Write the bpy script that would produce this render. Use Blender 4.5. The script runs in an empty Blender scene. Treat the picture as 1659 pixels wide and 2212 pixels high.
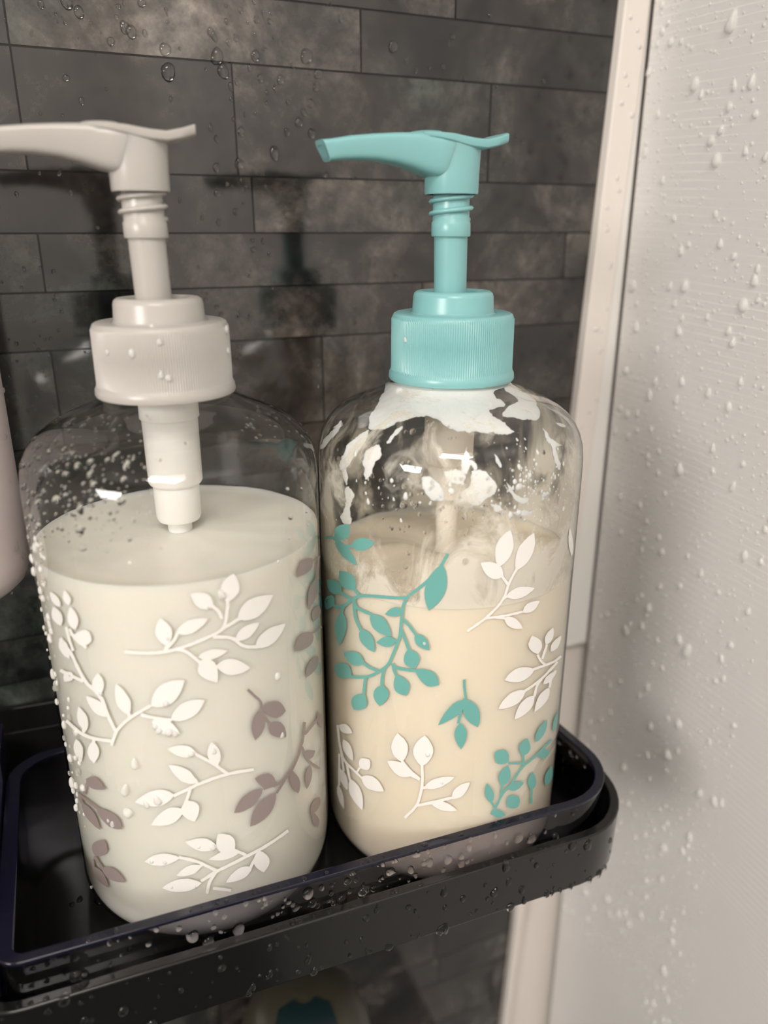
import bpy, bmesh, math, random
import numpy as np
from mathutils import Vector, Matrix, noise as mnoise
from mathutils.geometry import delaunay_2d_cdt
random.seed(7)
sc = bpy.context.scene
col = sc.collection
MM = 0.001
EYE = 1.25                                   # height of the lens above the floor, metres

# ------------------------------------------------------------------ camera
F_PX, PITCH, YAW, ROLL = 1659.73, 20.074, 22.973, -0.0413
W, H = 1659, 2212
_p, _y, _r = [math.radians(a) for a in (PITCH, YAW, ROLL)]
FWD = np.array([math.sin(_y)*math.cos(_p), math.cos(_y)*math.cos(_p), -math.sin(_p)])
_rt = np.array([math.cos(_y), -math.sin(_y), 0.0]); _up = np.cross(_rt, FWD)
RT = _rt*math.cos(_r) + _up*math.sin(_r); UP = _up*math.cos(_r) - _rt*math.sin(_r)
cam_d = bpy.data.cameras.new('camera'); cam = bpy.data.objects.new('camera', cam_d); col.objects.link(cam)
cam.matrix_world = Matrix(((RT[0], UP[0], -FWD[0], 0), (RT[1], UP[1], -FWD[1], 0), (RT[2], UP[2], -FWD[2], EYE), (0, 0, 0, 1)))
cam_d.sensor_fit = 'VERTICAL'; cam_d.sensor_height = 36; cam_d.lens = 36*F_PX/H
cam_d.clip_start = 0.005
cam_d.dof.use_dof = True; cam_d.dof.focus_distance = 0.200; cam_d.dof.aperture_fstop = 8
sc.camera = cam

# ------------------------------------------------------------------ world, lights, exposure
world = bpy.data.worlds.new('world'); sc.world = world; world.use_nodes = True
world.node_tree.nodes['Background'].inputs[0].default_value = (1.0, 0.93, 0.86, 1)
world.node_tree.nodes['Background'].inputs[1].default_value = 0.03
def area(name, loc, target, size, size_y, energy, color):
    l = bpy.data.lights.new(name, 'AREA'); l.shape = 'RECTANGLE'; l.size = size; l.size_y = size_y
    l.energy = energy; l.color = color
    o = bpy.data.objects.new(name, l); col.objects.link(o); o.location = loc
    o.rotation_euler = (Vector(target)-Vector(loc)).to_track_quat('-Z', 'Y').to_euler()
    return o
area('ceiling_light_glow', (-0.22, -0.66, 2.02), (-0.18, -0.62, 0.0), 0.50, 0.24, 8.6, (1.0, 0.95, 0.89))
area('side_light_glow', (-1.22, -0.56, 1.60), (0.1, 0.15, 1.15), 0.55, 0.30, 15.5, (1.0, 0.95, 0.89))
sc.view_settings.view_transform = 'Standard'; sc.view_settings.look = 'None'
sc.view_settings.exposure = 0.0; sc.view_settings.gamma = 1.0; sc.view_settings.use_curve_mapping = False
sc.cycles.use_denoising = True
sc.cycles.transparent_max_bounces = 24
sc.cycles.max_bounces = 10
sc.cycles.sample_clamp_indirect = 6

# ------------------------------------------------------------------ helpers: photograph calibration (mm, lens at the origin)
def ray(u, v): return FWD + RT*(u-W/2)/F_PX - UP*(v-H/2)/F_PX
def at_plane(u, v, axis, val):
    d = ray(u, v); return d*val/d[axis]

def tag(o, label=None, cat=None, group=None, kind=None):
    if label: o['label'] = label
    if cat: o['category'] = cat
    if group: o['group'] = group
    if kind: o['kind'] = kind
    return o
def link(name, me, parent=None, mat=None):
    o = bpy.data.objects.new(name, me); col.objects.link(o)
    if parent is not None: o.parent = parent
    if mat is not None and not me.materials: me.materials.append(mat)
    return o
def empty(name, loc):
    o = bpy.data.objects.new(name, None); col.objects.link(o); o.location = loc; o.empty_display_size = .02
    return o
def mesh(name, verts, faces, mat=None, parent=None, smooth=True, off=(0, 0, 0), sc_=MM, autos=None):
    """verts in mm; off (mm) is subtracted first"""
    me = bpy.data.meshes.new(name)
    me.from_pydata([((x-off[0])*sc_, (y-off[1])*sc_, (z-off[2])*sc_) for x, y, z in verts], [], faces)
    me.update()
    if smooth:
        me.polygons.foreach_set('use_smooth', [True]*len(me.polygons))
        if autos: me.set_sharp_from_angle(angle=math.radians(autos))
    return link(name, me, parent, mat)
def W3(x, y, z): return (x*MM, y*MM, EYE+z*MM)
def lathe(prof, n=64, closed=False):
    vs, fs = [], []
    for r, z in prof:
        for k in range(n):
            a = 2*math.pi*k/n; vs.append((r*math.cos(a), r*math.sin(a), z))
    m = len(prof)
    for i in range(m-1 if not closed else m):
        j = (i+1) % m
        for k in range(n):
            l = (k+1) % n; fs.append((i*n+k, i*n+l, j*n+l, j*n+k))
    return vs, fs
def merge(*parts):
    vs, fs = [], []
    for v, f in parts:
        o = len(vs); vs += list(v); fs += [tuple(i+o for i in t) for t in f]
    return vs, fs
def box(x0, x1, y0, y1, z0, z1):
    v = [(x0,y0,z0),(x1,y0,z0),(x1,y1,z0),(x0,y1,z0),(x0,y0,z1),(x1,y0,z1),(x1,y1,z1),(x0,y1,z1)]
    return v, [(3,2,1,0),(4,5,6,7),(0,1,5,4),(1,2,6,5),(2,3,7,6),(3,0,4,7)]
def bevel(o, w, seg=3, ang=40):
    m = o.modifiers.new('bevel', 'BEVEL'); m.width = w*MM; m.segments = seg; m.limit_method = 'ANGLE'; m.angle_limit = math.radians(ang)
    return o
def fix_normals(o):
    bm = bmesh.new(); bm.from_mesh(o.data); bmesh.ops.recalc_face_normals(bm, faces=bm.faces); bm.to_mesh(o.data); bm.free(); return o

# ------------------------------------------------------------------ materials
def nt(name):
    m = bpy.data.materials.new(name); m.use_nodes = True
    t = m.node_tree; t.nodes.clear(); out = t.nodes.new('ShaderNodeOutputMaterial')
    return m, t, out
def N(t, kind, **kw):
    n = t.nodes.new(kind)
    for k, v in kw.items():
        if isinstance(k, str) and k.startswith('i_'): n.inputs[k[2:].replace('_', ' ')].default_value = v
        else: setattr(n, k, v)
    return n
def principled(name, color, rough=.4, spec=.5, sss=0, sssr=(1, .6, .4), ssss=.002, coat=0, metal=0, bump=0, bscale=400, bdist=.0002, coat_rough=.05):
    m, t, out = nt(name); p = N(t, 'ShaderNodeBsdfPrincipled'); t.links.new(p.outputs[0], out.inputs[0])
    p.inputs['Base Color'].default_value = (*color, 1); p.inputs['Roughness'].default_value = rough
    p.inputs['Specular IOR Level'].default_value = spec; p.inputs['Metallic'].default_value = metal
    p.inputs['Subsurface Weight'].default_value = sss; p.inputs['Subsurface Radius'].default_value = sssr; p.inputs['Subsurface Scale'].default_value = ssss
    p.inputs['Coat Weight'].default_value = coat; p.inputs['Coat Roughness'].default_value = coat_rough
    if bump:
        tc = N(t, 'ShaderNodeTexCoord'); nz = N(t, 'ShaderNodeTexNoise'); nz.inputs['Scale'].default_value = bscale; nz.inputs['Detail'].default_value = 4
        b = N(t, 'ShaderNodeBump'); b.inputs['Strength'].default_value = bump; b.inputs['Distance'].default_value = bdist
        t.links.new(tc.outputs['Object'], nz.inputs['Vector']); t.links.new(nz.outputs[0], b.inputs['Height']); t.links.new(b.outputs[0], p.inputs['Normal'])
    return m
def thin_clear(name, tint=(.97, .97, .97), edge=(.6, .6, .6), ior=1.5, rough=.03, gain=1.6, wav=0, wscale=60, body=0, bodycol=(1, 1, 1), power=5):
    """thin clear plastic sheet: passes light straight on, mirrors by Fresnel"""
    m, t, out = nt(name)
    tr = N(t, 'ShaderNodeBsdfTransparent'); gl = N(t, 'ShaderNodeBsdfGlossy'); gl.inputs['Roughness'].default_value = rough
    lw = N(t, 'ShaderNodeLayerWeight'); lw.inputs['Blend'].default_value = .35
    mc = N(t, 'ShaderNodeMix', data_type='RGBA'); mc.inputs[6].default_value = (*tint, 1); mc.inputs[7].default_value = (*edge, 1)
    t.links.new(lw.outputs['Facing'], mc.inputs[0]); t.links.new(mc.outputs[2], tr.inputs[0])
    fr = N(t, 'ShaderNodeLayerWeight'); fr.inputs['Blend'].default_value = .5      # 1-|cos|, the same from both sides of the sheet
    f5 = N(t, 'ShaderNodeMath', operation='POWER'); f5.inputs[1].default_value = power; t.links.new(fr.outputs['Facing'], f5.inputs[0])
    F0 = ((ior-1)/(ior+1))**2
    mu = N(t, 'ShaderNodeMath', operation='MULTIPLY_ADD', use_clamp=True); mu.inputs[1].default_value = (1-F0)*min(1, gain*.75); mu.inputs[2].default_value = F0*gain
    t.links.new(f5.outputs[0], mu.inputs[0])
    mx = N(t, 'ShaderNodeMixShader'); t.links.new(mu.outputs[0], mx.inputs[0]); t.links.new(tr.outputs[0], mx.inputs[1]); t.links.new(gl.outputs[0], mx.inputs[2])
    last = mx
    if body:
        df = N(t, 'ShaderNodeBsdfDiffuse'); df.inputs[0].default_value = (*bodycol, 1)
        m2 = N(t, 'ShaderNodeMixShader'); m2.inputs[0].default_value = body
        t.links.new(mx.outputs[0], m2.inputs[1]); t.links.new(df.outputs[0], m2.inputs[2]); last = m2
    if wav:
        tc = N(t, 'ShaderNodeTexCoord'); nz = N(t, 'ShaderNodeTexNoise'); nz.inputs['Scale'].default_value = wscale; nz.inputs['Detail'].default_value = 3
        b = N(t, 'ShaderNodeBump'); b.inputs['Strength'].default_value = wav; b.inputs['Distance'].default_value = .0006
        t.links.new(tc.outputs['Object'], nz.inputs['Vector']); t.links.new(nz.outputs[0], b.inputs['Height'])
        t.links.new(b.outputs[0], gl.inputs['Normal']); t.links.new(b.outputs[0], fr.inputs['Normal'])
    t.links.new(last.outputs[0], out.inputs[0])
    return m

def water_mat():
    m, t, out = nt('water'); g = N(t, 'ShaderNodeBsdfGlass'); g.inputs['IOR'].default_value = 1.33; g.inputs['Roughness'].default_value = 0.0
    t.links.new(g.outputs[0], out.inputs[0]); return m
M_WATER = water_mat()
M_DEW = thin_clear('dew on white panel', (.97, .97, .97), (.80, .79, .78), 1.33, .04, 2.2, body=.47, bodycol=(.93, .915, .89))
M_CLEAR = thin_clear('clear bottle plastic', (.99, .99, .99), (.74, .75, .75), 1.5, .035, 1.25, wav=.25, wscale=45, power=3.4)
M_SMOKE = thin_clear('smoked clear tray plastic', (.90, .89, .91), (.50, .49, .58), 1.5, .04, 1.3, wav=.12, wscale=60)
M_RIM = principled('navy tinted tray edge', (.007, .007, .018), .14, .4, coat=.1, bump=.1)
M_BLACK = principled('black shelf plastic', (.006, .006, .006), .14, .55, coat=0, bump=.06, bscale=300)
M_NAVY = principled('navy plastic', (.006, .005, .018), .35, .5)
M_TEAL = principled('teal pump plastic', (.225, .475, .485), .30, .5, sss=.25, sssr=(1, 1.4, 1.4), ssss=.0015)
M_GREY = principled('pale grey pump plastic', (.460, .435, .410), .30, .5, sss=.25, sssr=(1.4, 1.2, 1), ssss=.0015)
M_TUBE = principled('milky dip tube plastic', (.80, .79, .76), .35, .5, sss=.5, ssss=.003)
M_TUBE2 = principled('cream coated tube plastic', (.82, .77, .68), .4, .5, sss=.5, ssss=.003)
M_CREAM_A = principled('ivory lotion', (.83, .803, .712), .35, .35, sss=.7, sssr=(1, .85, .6), ssss=.006)
M_CREAM_B = principled('warm cream lotion', (.88, .785, .632), .35, .35, sss=.7, sssr=(1, .8, .5), ssss=.006)
M_SMEAR = principled('white lotion smear', (.86, .84, .80), .28, .5, sss=.4, ssss=.002, bump=.6, bscale=260, bdist=.0006)
M_PW = principled('white leaf ink', (.84, .82, .79), .32, .5, bump=.25, bscale=500)
M_PM = principled('mauve leaf ink', (.29, .235, .225), .32, .5, bump=.25, bscale=500)
M_PT = principled('teal leaf ink', (.150, .405, .370), .32, .5, bump=.25, bscale=500)
M_TRIM = principled('ivory corner trim', (.78, .725, .68), .4, .4)
M_MAUVE = principled('mauve white bottle plastic', (.66, .58, .58), .3, .5, sss=.3, ssss=.003)
M_BEIGE_SHADED = principled('shaded beige plastic', (.034, .031, .021), .4, .5)  # beige made near black: the shade under the shelf is in the colour
M_TEAL_SHADED = principled('shaded teal label', (.003, .012, .014), .4, .5)  # teal likewise darkened in its colour for the shelf's shade

def stone_mat():
    m, t, out = nt('glossy printed stone'); p = N(t, 'ShaderNodeBsdfPrincipled'); t.links.new(p.outputs[0], out.inputs[0])
    geo = N(t, 'ShaderNodeNewGeometry'); oi = N(t, 'ShaderNodeObjectInfo')
    n1 = N(t, 'ShaderNodeTexNoise'); n1.inputs['Scale'].default_value = 34; n1.inputs['Detail'].default_value = 7; n1.inputs['Roughness'].default_value = .62; n1.inputs['Distortion'].default_value = .6
    n2 = N(t, 'ShaderNodeTexNoise'); n2.inputs['Scale'].default_value = 150; n2.inputs['Detail'].default_value = 6; n2.inputs['Roughness'].default_value = .7
    n3 = N(t, 'ShaderNodeTexNoise'); n3.inputs['Scale'].default_value = 14; n3.inputs['Detail'].default_value = 3
    off = N(t, 'ShaderNodeVectorMath', operation='ADD'); sv = N(t, 'ShaderNodeVectorMath', operation='SCALE'); sv.inputs[0].default_value = (3, 5, 7)
    t.links.new(oi.outputs['Random'], sv.inputs['Scale']); t.links.new(geo.outputs['Position'], off.inputs[0]); t.links.new(sv.outputs[0], off.inputs[1])
    for n in (n1, n2): t.links.new(off.outputs[0], n.inputs['Vector'])
    t.links.new(geo.outputs['Position'], n3.inputs['Vector'])
    r1 = N(t, 'ShaderNodeValToRGB'); e = r1.color_ramp.elements
    e[0].position = .31; e[0].color = (.0030, .0030, .0034, 1); e[1].position = .76; e[1].color = (.135, .124, .114, 1)
    x = e.new(.42); x.color = (.0105, .0100, .0098, 1); x = e.new(.51); x.color = (.026, .0238, .0222, 1); x = e.new(.61); x.color = (.050, .046, .042, 1)
    t.links.new(n1.outputs[0], r1.inputs[0])
    r2 = N(t, 'ShaderNodeMapRange'); r2.inputs[1].default_value = .3; r2.inputs[2].default_value = .7; r2.inputs[3].default_value = .35; r2.inputs[4].default_value = 1.75
    t.links.new(n2.outputs[0], r2.inputs[0])
    r3 = N(t, 'ShaderNodeMapRange'); r3.inputs[1].default_value = 0; r3.inputs[2].default_value = 1; r3.inputs[3].default_value = .62; r3.inputs[4].default_value = 1.45
    t.links.new(oi.outputs['Random'], r3.inputs[0])
    mu = N(t, 'ShaderNodeMath', operation='MULTIPLY'); t.links.new(r2.outputs[0], mu.inputs[0]); t.links.new(r3.outputs[0], mu.inputs[1])
    sc1 = N(t, 'ShaderNodeVectorMath', operation='SCALE'); t.links.new(r1.outputs[0], sc1.inputs[0]); t.links.new(mu.outputs[0], sc1.inputs['Scale'])
    hue = N(t, 'ShaderNodeMix', data_type='RGBA', blend_type='MULTIPLY'); hue.inputs[0].default_value = 1
    rh = N(t, 'ShaderNodeValToRGB'); rh.color_ramp.elements[0].position = .38; rh.color_ramp.elements[0].color = (.80, 1.0, .98, 1); rh.color_ramp.elements[1].position = .6; rh.color_ramp.elements[1].color = (1.08, .98, .94, 1)
    t.links.new(n3.outputs[0], rh.inputs[0]); t.links.new(sc1.outputs[0], hue.inputs[6]); t.links.new(rh.outputs[0], hue.inputs[7])
    t.links.new(hue.outputs[2], p.inputs['Base Color'])
    p.inputs['Roughness'].default_value = .085; p.inputs['Specular IOR Level'].default_value = .95
    b = N(t, 'ShaderNodeBump'); b.inputs['Strength'].default_value = .05; b.inputs['Distance'].default_value = .0002
    t.links.new(n2.outputs[0], b.inputs['Height']); t.links.new(b.outputs[0], p.inputs['Normal'])
    return m
M_STONE = stone_mat()
M_JOINT = principled('printed stone joint', (.0035, .0035, .0035), .15, .5)

def panel_mat():
    m, t, out = nt('white shower panel'); p = N(t, 'ShaderNodeBsdfPrincipled'); t.links.new(p.outputs[0], out.inputs[0])
    geo = N(t, 'ShaderNodeNewGeometry')
    mp = N(t, 'ShaderNodeMapping'); mp.inputs['Rotation'].default_value = (math.radians(-3), 0, 0); mp.inputs['Scale'].default_value = (1, 6, 900)
    nz = N(t, 'ShaderNodeTexNoise'); nz.inputs['Scale'].default_value = 1; nz.inputs['Detail'].default_value = 2
    t.links.new(geo.outputs['Position'], mp.inputs[0]); t.links.new(mp.outputs[0], nz.inputs['Vector'])
    wv = N(t, 'ShaderNodeTexWave', bands_direction='Z', wave_profile='SIN'); wv.inputs['Scale'].default_value = 118; wv.inputs['Distortion'].default_value = 1.1; wv.inputs['Detail Scale'].default_value = .35
    mp2 = N(t, 'ShaderNodeMapping'); mp2.inputs['Rotation'].default_value = (math.radians(-3), 0, 0)
    t.links.new(geo.outputs['Position'], mp2.inputs[0]); t.links.new(mp2.outputs[0], wv.inputs['Vector'])
    pw = N(t, 'ShaderNodeMath', operation='POWER'); pw.inputs[1].default_value = 22; t.links.new(wv.outputs['Fac'], pw.inputs[0])
    nb = N(t, 'ShaderNodeTexNoise'); nb.inputs['Scale'].default_value = 38; t.links.new(geo.outputs['Position'], nb.inputs['Vector'])
    br_ = N(t, 'ShaderNodeMapRange'); br_.inputs[1].default_value = .42; br_.inputs[2].default_value = .62; br_.inputs[3].default_value = .15; t.links.new(nb.outputs[0], br_.inputs[0])
    pm = N(t, 'ShaderNodeMath', operation='MULTIPLY'); t.links.new(pw.outputs[0], pm.inputs[0]); t.links.new(br_.outputs[0], pm.inputs[1]); pw = pm
    ad = N(t, 'ShaderNodeMath', operation='MULTIPLY_ADD'); ad.inputs[1].default_value = .5
    t.links.new(nz.outputs[0], ad.inputs[0]); t.links.new(pw.outputs[0], ad.inputs[2])
    b = N(t, 'ShaderNodeBump'); b.inputs['Strength'].default_value = .5; b.inputs['Distance'].default_value = .0001
    t.links.new(ad.outputs[0], b.inputs['Height']); t.links.new(b.outputs[0], p.inputs['Normal'])
    cr = N(t, 'ShaderNodeMix', data_type='RGBA'); cr.inputs[6].default_value = (.70, .68, .665, 1); cr.inputs[7].default_value = (.83, .81, .79, 1)
    t.links.new(pw.outputs[0], cr.inputs[0]); t.links.new(cr.outputs[2], p.inputs['Base Color'])
    p.inputs['Roughness'].default_value = .30; p.inputs['Specular IOR Level'].default_value = .45
    return m
M_PANEL = panel_mat()
M_PAINT = principled('white bathroom wall', (.80, .78, .75), .35, .4)
M_FLOOR = principled('grey shower floor', (.045, .045, .045), .5, .4)

# ------------------------------------------------------------------ the setting
XW, YW = 203.0, 249.0                                    # right wall and back wall planes, mm
ZF, ZC = -EYE*1000, 2100-EYE*1000
def edge_l(z): return 189.3 + .039*max(-480, min(z, 150))                     # right edge of the dark panelling (it leans a little)
def edge_r(z): return edge_l(z) + (10.6 if z > -60 else max(3.8, 10.6+(z+60)*.022)) if z < 100 else XW-.4
wb = tag(mesh('wall_back', *box(-1300, XW+60, YW+1.6, YW+61.6, ZF, ZC), M_TRIM, smooth=False, off=(0, 0, -EYE*1000)), kind='structure')
wr = tag(mesh('wall_right', *box(XW, XW+60, -1300, YW-4.4, ZF, ZC), M_PANEL, smooth=False, off=(0, 0, -EYE*1000)), kind='structure')
bevel(wr, 1.2, 3)
wl = tag(mesh('wall_left', *box(-1360, -1300, -1300, YW, ZF, ZC), M_PAINT, smooth=False, off=(0, 0, -EYE*1000)), kind='structure')
wf = tag(mesh('wall_front', *box(-1360, XW+60, -1360, -1300, ZF, ZC), M_PAINT, smooth=False, off=(0, 0, -EYE*1000)), kind='structure')
ce = tag(mesh('ceiling', *box(-1360, XW+60, -1360, YW+61, ZC, ZC+60), M_PAINT, smooth=False, off=(0, 0, -EYE*1000)), kind='structure')
fl = tag(mesh('floor', *box(-1360, XW+60, -1360, YW+61, ZF-60, ZF), M_FLOOR, smooth=False, off=(0, 0, -EYE*1000)), kind='structure')
OFFW = (0, 0, -EYE*1000)
# dark backing board carrying the stones, leaning right edge
def prism_xz(pts, y0, y1):
    n = len(pts); v = [(x, y0, z) for x, z in pts]+[(x, y1, z) for x, z in pts]
    f = [tuple(range(n)), tuple(range(2*n-1, n-1, -1))]+[(i, i+n, (i+1) % n+n, (i+1) % n) for i in range(n)]
    return v, f
bk = fix_normals(mesh('joint_board', *prism_xz([(-1300, ZF), (edge_l(ZF), ZF), (edge_l(-480), -480), (edge_l(150), 150), (edge_l(ZC), ZC), (-1300, ZC)], YW+.25, YW+1.6), M_JOINT, wb, smooth=False, off=OFFW))
tr = fix_normals(mesh('trim_1', *prism_xz([(edge_l(ZF), ZF), (edge_r(-480), ZF), (edge_r(-480), -480), (edge_r(-369), -369), (edge_r(-60), -60), (edge_r(80), 80), (XW-.4, 150), (XW-.4, ZC), (edge_l(ZC), ZC), (edge_l(150), 150), (edge_l(-480), -480)], YW-3.8, YW+1.6), M_TRIM, smooth=False, off=OFFW))
tag(tr, kind='structure'); bevel(tr, .6, 2)
tr2 = fix_normals(mesh('trim_2', *prism_xz([(edge_l(-174)+4, -174), (XW-.05, -174), (XW-.05, ZC-.5), (XW-9, ZC-.5), (XW-9, 150), (edge_l(-60)+6, -60)], YW-3.4, YW+1.5), M_PAINT, smooth=False, off=OFFW))
tag(tr2, kind='structure')
# printed stones: rows in z, joints in x
rows = [400, 372, 346, 318, 289, 262, 231, 205, 176, 150, 128, 104, 84, 62.5, 45.5, 15.6, -.5, -16.5, -33, -62, -78, -94, -124, -140, -157, -186, -203, -232, -262, -279, -308, -338, -355, -384, -414, -444, -480]
fixed = {13: [0, 98], 14: [0, 58, 144], 15: [62, 190], 16: [0, 178], 17: [20, 120], 18: [-1, 83, 150], 12: [-1, 130]}
G = .55
rb = random.Random(11)
for i in range(len(rows)-1):
    z1, z0 = rows[i]-G/2, rows[i+1]+G/2
    xs = []
    if i in fixed:
        xs = list(fixed[i]); x = min(xs)
    else:
        x = rb.uniform(120, 185)
        xs = [x]
    x = min(xs)
    while x > -400:
        x -= rb.uniform(55, 150); xs.append(x)
    xs = sorted(xs)
    for a, b in zip(xs, xs[1:]+[None]):
        x0 = a+G/2
        q = rb.uniform(-.10, .10)
        if b is None or b > edge_l(z0)-6: pts = [(x0, z0), (edge_l(z0)-.2, z0), (edge_l(z1)-.2, z1), (x0, z1)]
        else: pts = [(x0+q, z0), (b-G/2-q, z0), (b-G/2+q, z1), (x0-q, z1)]
        cx = sum(p_[0] for p_ in pts)/4; cz = sum(p_[1] for p_ in pts)/4
        o = fix_normals(mesh('stone', *prism_xz(pts, YW, YW+.6), M_STONE, wb, smooth=False, off=(cx, YW, cz)))
        o.location = (cx*MM, YW*MM, (cz+EYE*1000)*MM)
        if b is not None and b > edge_l(z0)-6: break

# lamp fittings behind the photographer (where the light comes from)
lampm, lt, lo = nt('lit diffuser'); em = N(lt, 'ShaderNodeEmission'); em.inputs[0].default_value = (1, .9, .8, 1); em.inputs[1].default_value = 6; lt.links.new(em.outputs[0], lo.inputs[0])
cl = empty('ceiling_lamp', W3(-220, -660, 850)); tag(cl, 'rectangular ceiling lamp fixed to the bathroom ceiling behind the photographer', 'lamp')
o = mesh('housing', *box(-290, 290, -150, 150, -30, 0), M_PAINT, cl, smooth=False); bevel(o, 8)
o = mesh('diffuser', *box(-270, 270, -130, 130, -36, -30), lampm, cl, smooth=False)

# ------------------------------------------------------------------ water droplets
def drop_mesh(name, seed, seg=10, rings=3, tail=0.0, hgt=.5, mat=M_WATER):
    r_ = random.Random(seed); ph = [r_.uniform(0, 6.28) for _ in range(3)]; am = [r_.uniform(.02, .10) for _ in range(3)]
    vs = []; fs = []
    for i in range(rings):
        t = i/rings; rad = math.cos(t*math.pi/2)**.85; zz = hgt*math.sin(t*math.pi/2)
        for k in range(seg):
            a = 2*math.pi*k/seg
            rr = rad*(1+sum(am[j]*math.cos((j+1)*a+ph[j]) for j in range(3)))
            x, y = rr*math.cos(a)*.93, rr*math.sin(a)
            if y > 0: y *= 1+tail; x *= 1-.45*min(1, tail)*min(1, y/(1+tail))
            vs.append((x, y-tail*.25*0, zz-(.04 if i == 0 else 0)))
    vs.append((0, -.08, hgt))
    for i in range(rings-1):
        for k in range(seg):
            l = (k+1) % seg; fs.append((i*seg+k, i*seg+l, (i+1)*seg+l, (i+1)*seg+k))
    for k in range(seg): fs.append(((rings-1)*seg+k, (rings-1)*seg+(k+1) % seg, rings*seg))
    me = bpy.data.meshes.new(name); me.from_pydata(vs, [], fs); me.update()
    me.polygons.foreach_set('use_smooth', [True]*len(me.polygons)); me.materials.append(mat)
    return me
DROPS = [drop_mesh('water_droplet', s, tail=0 if s % 3 else random.Random(s).uniform(.2, .9)) for s in range(12)]
DEW = [drop_mesh('water_droplet_dew', s+40, tail=(0, .3, .8)[s % 3], hgt=.66, mat=M_DEW) for s in range(12)]
ROUND = [drop_mesh('water_droplet_round', s+80, seg=14, rings=4, tail=0, hgt=.55) for s in range(5)]
def drop_matrix(P, n, r, up=(0, 0, 1), spin=0., st=1.):
    n = Vector(n).normalized(); u = Vector(up); y = (u-n*u.dot(n))
    if y.length < 1e-3: y = Vector((0, 1, 0))-n*n.y
    y.normalize(); x = y.cross(n); m = Matrix((x, y, n)).transposed().to_4x4()
    m = m @ Matrix.Rotation(spin, 4, 'Z') @ Matrix.Diagonal((r, r*st, r, 1)); m.translation = Vector(P); return m
def put_drop(parent, P, n, r, meshes=DROPS, rng=random, spin=None, st=None, name='water_droplet'):
    """P, r in mm in the space of the parent"""
    o = bpy.data.objects.new(name, rng.choice(meshes)); col.objects.link(o); o.parent = parent
    o.matrix_basis = drop_matrix([c*MM for c in P], n, r*MM, spin=rng.uniform(-.3, .3) if spin is None else spin, st=rng.uniform(.9, 1.2) if st is None else st)
    return o
def put_mist(parent, items, meshes, rng, mat):
    """many tiny droplets joined: items (P, n, r)"""
    vs, fs = [], []
    for P, n, r in items:
        me = rng.choice(meshes); m = drop_matrix([c*MM for c in P], n, r*MM, spin=rng.uniform(-.3, .3)); o = len(vs)
        vs += [tuple(m @ v.co) for v in me.vertices]; fs += [tuple(i+o for i in p_.vertices) for p_ in me.polygons]
    o = mesh('fine_droplets', vs, fs, mat, parent, sc_=1.0); o['kind'] = 'stuff'; return o
SMALL = [drop_mesh('tiny', s+200, seg=6, rings=2, hgt=.5) for s in range(4)]

# traced droplets on the dark stone wall (photo points carried onto the wall plane)
TR1 = [(340,5,35),(405,62,28),(210,20,18),(605,32,14),(635,20,9),(597,88,12),(333,115,11),(283,70,8),(296,115,6),(467,120,12),(725,15,22),(850,50,10),(856,76,6),(860,113,11),(641,140,28),(672,160,30),(741,170,15),(567,210,22),(406,195,7),(656,206,6),(845,253,30),(919,248,9),(863,370,43),(1112,290,34),(1140,362,34),(1076,162,18),(1095,185,18),(1170,215,16),(1208,193,15),(1305,283,27),(1160,110,13),(1160,32,11),(1231,50,15),(1303,5,13),(1315,100,18),(1350,65,11),(1381,110,13),(1382,68,8),(1271,115,8),(1305,178,11),(1400,192,9),(1568,288,32),(1355,252,12),(1499,335,14),(1277,350,14),(1335,398,19),(1437,408,20),(1490,385,9),(1590,372,12),(1628,380,24),(1618,440,18),(1183,443,16),(1210,420,11),(1293,428,9),(1410,456,13),(1367,476,10),(1475,525,12),(1590,530,18),(1553,573,16),(1531,627,22),(1596,682,23),(1470,676,17),(1233,670,20),(1080,660,13),(1108,712,15),(1197,612,12),(1255,592,9),(1310,582,8),(875,507,12),(1405,780,28),(1226,838,27),(1106,855,20),(1233,918,8),(1260,955,8),(1240,975,9),(1190,953,6),(1113,990,18),(1246,1042,9),(1358,960,8),(1120,1140,15),(338,400,18),(418,518,16),(160,175,10),(207,582,9),(320,590,8),(372,820,12),(305,890,12),(362,990,12),(202,890,9),(500,1165,10),(545,455,8),(490,280,7)]
TR2 = [(307,90,16),(393,180,12),(558,227,24),(845,178,13),(622,298,11),(735,330,9),(800,325,12),(905,383,10),(240,857,18),(368,866,14),(1272,465,10),(1155,655,10),(1097,795,12),(975,580,8),(540,1060,9),(600,1080,9),(700,430,8)]
rd = random.Random(5)
pts = [(x*.4219, y*.4219, r*.4219) for x, y, r in TR1]+[(600+x*.446, y*.446, r*.446) for x, y, r in TR2]
pts += [(rd.uniform(0, 1230), rd.uniform(0, 900), rd.uniform(2.2, 5)) for _ in range(70)]
pts += [(rd.uniform(440, 700), rd.uniform(380, 880), rd.uniform(3, 7)) for _ in range(26)]
pts += [(rd.uniform(0, 140), rd.uniform(560, 960), rd.uniform(2, 5)) for _ in range(34)]
for u, v, r in pts:
    P = at_plane(u, v, 1, YW)
    if P[0] > edge_l(P[2])-1.5: continue
    d = float(np.dot(P, FWD))
    put_drop(wb, (P[0], YW, P[2]+EYE*1000), (0, -1, 0), r*d/F_PX*1.0, meshes=ROUND if r > 6 else DROPS, rng=rd, st=rd.uniform(.95, 1.3))
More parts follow.
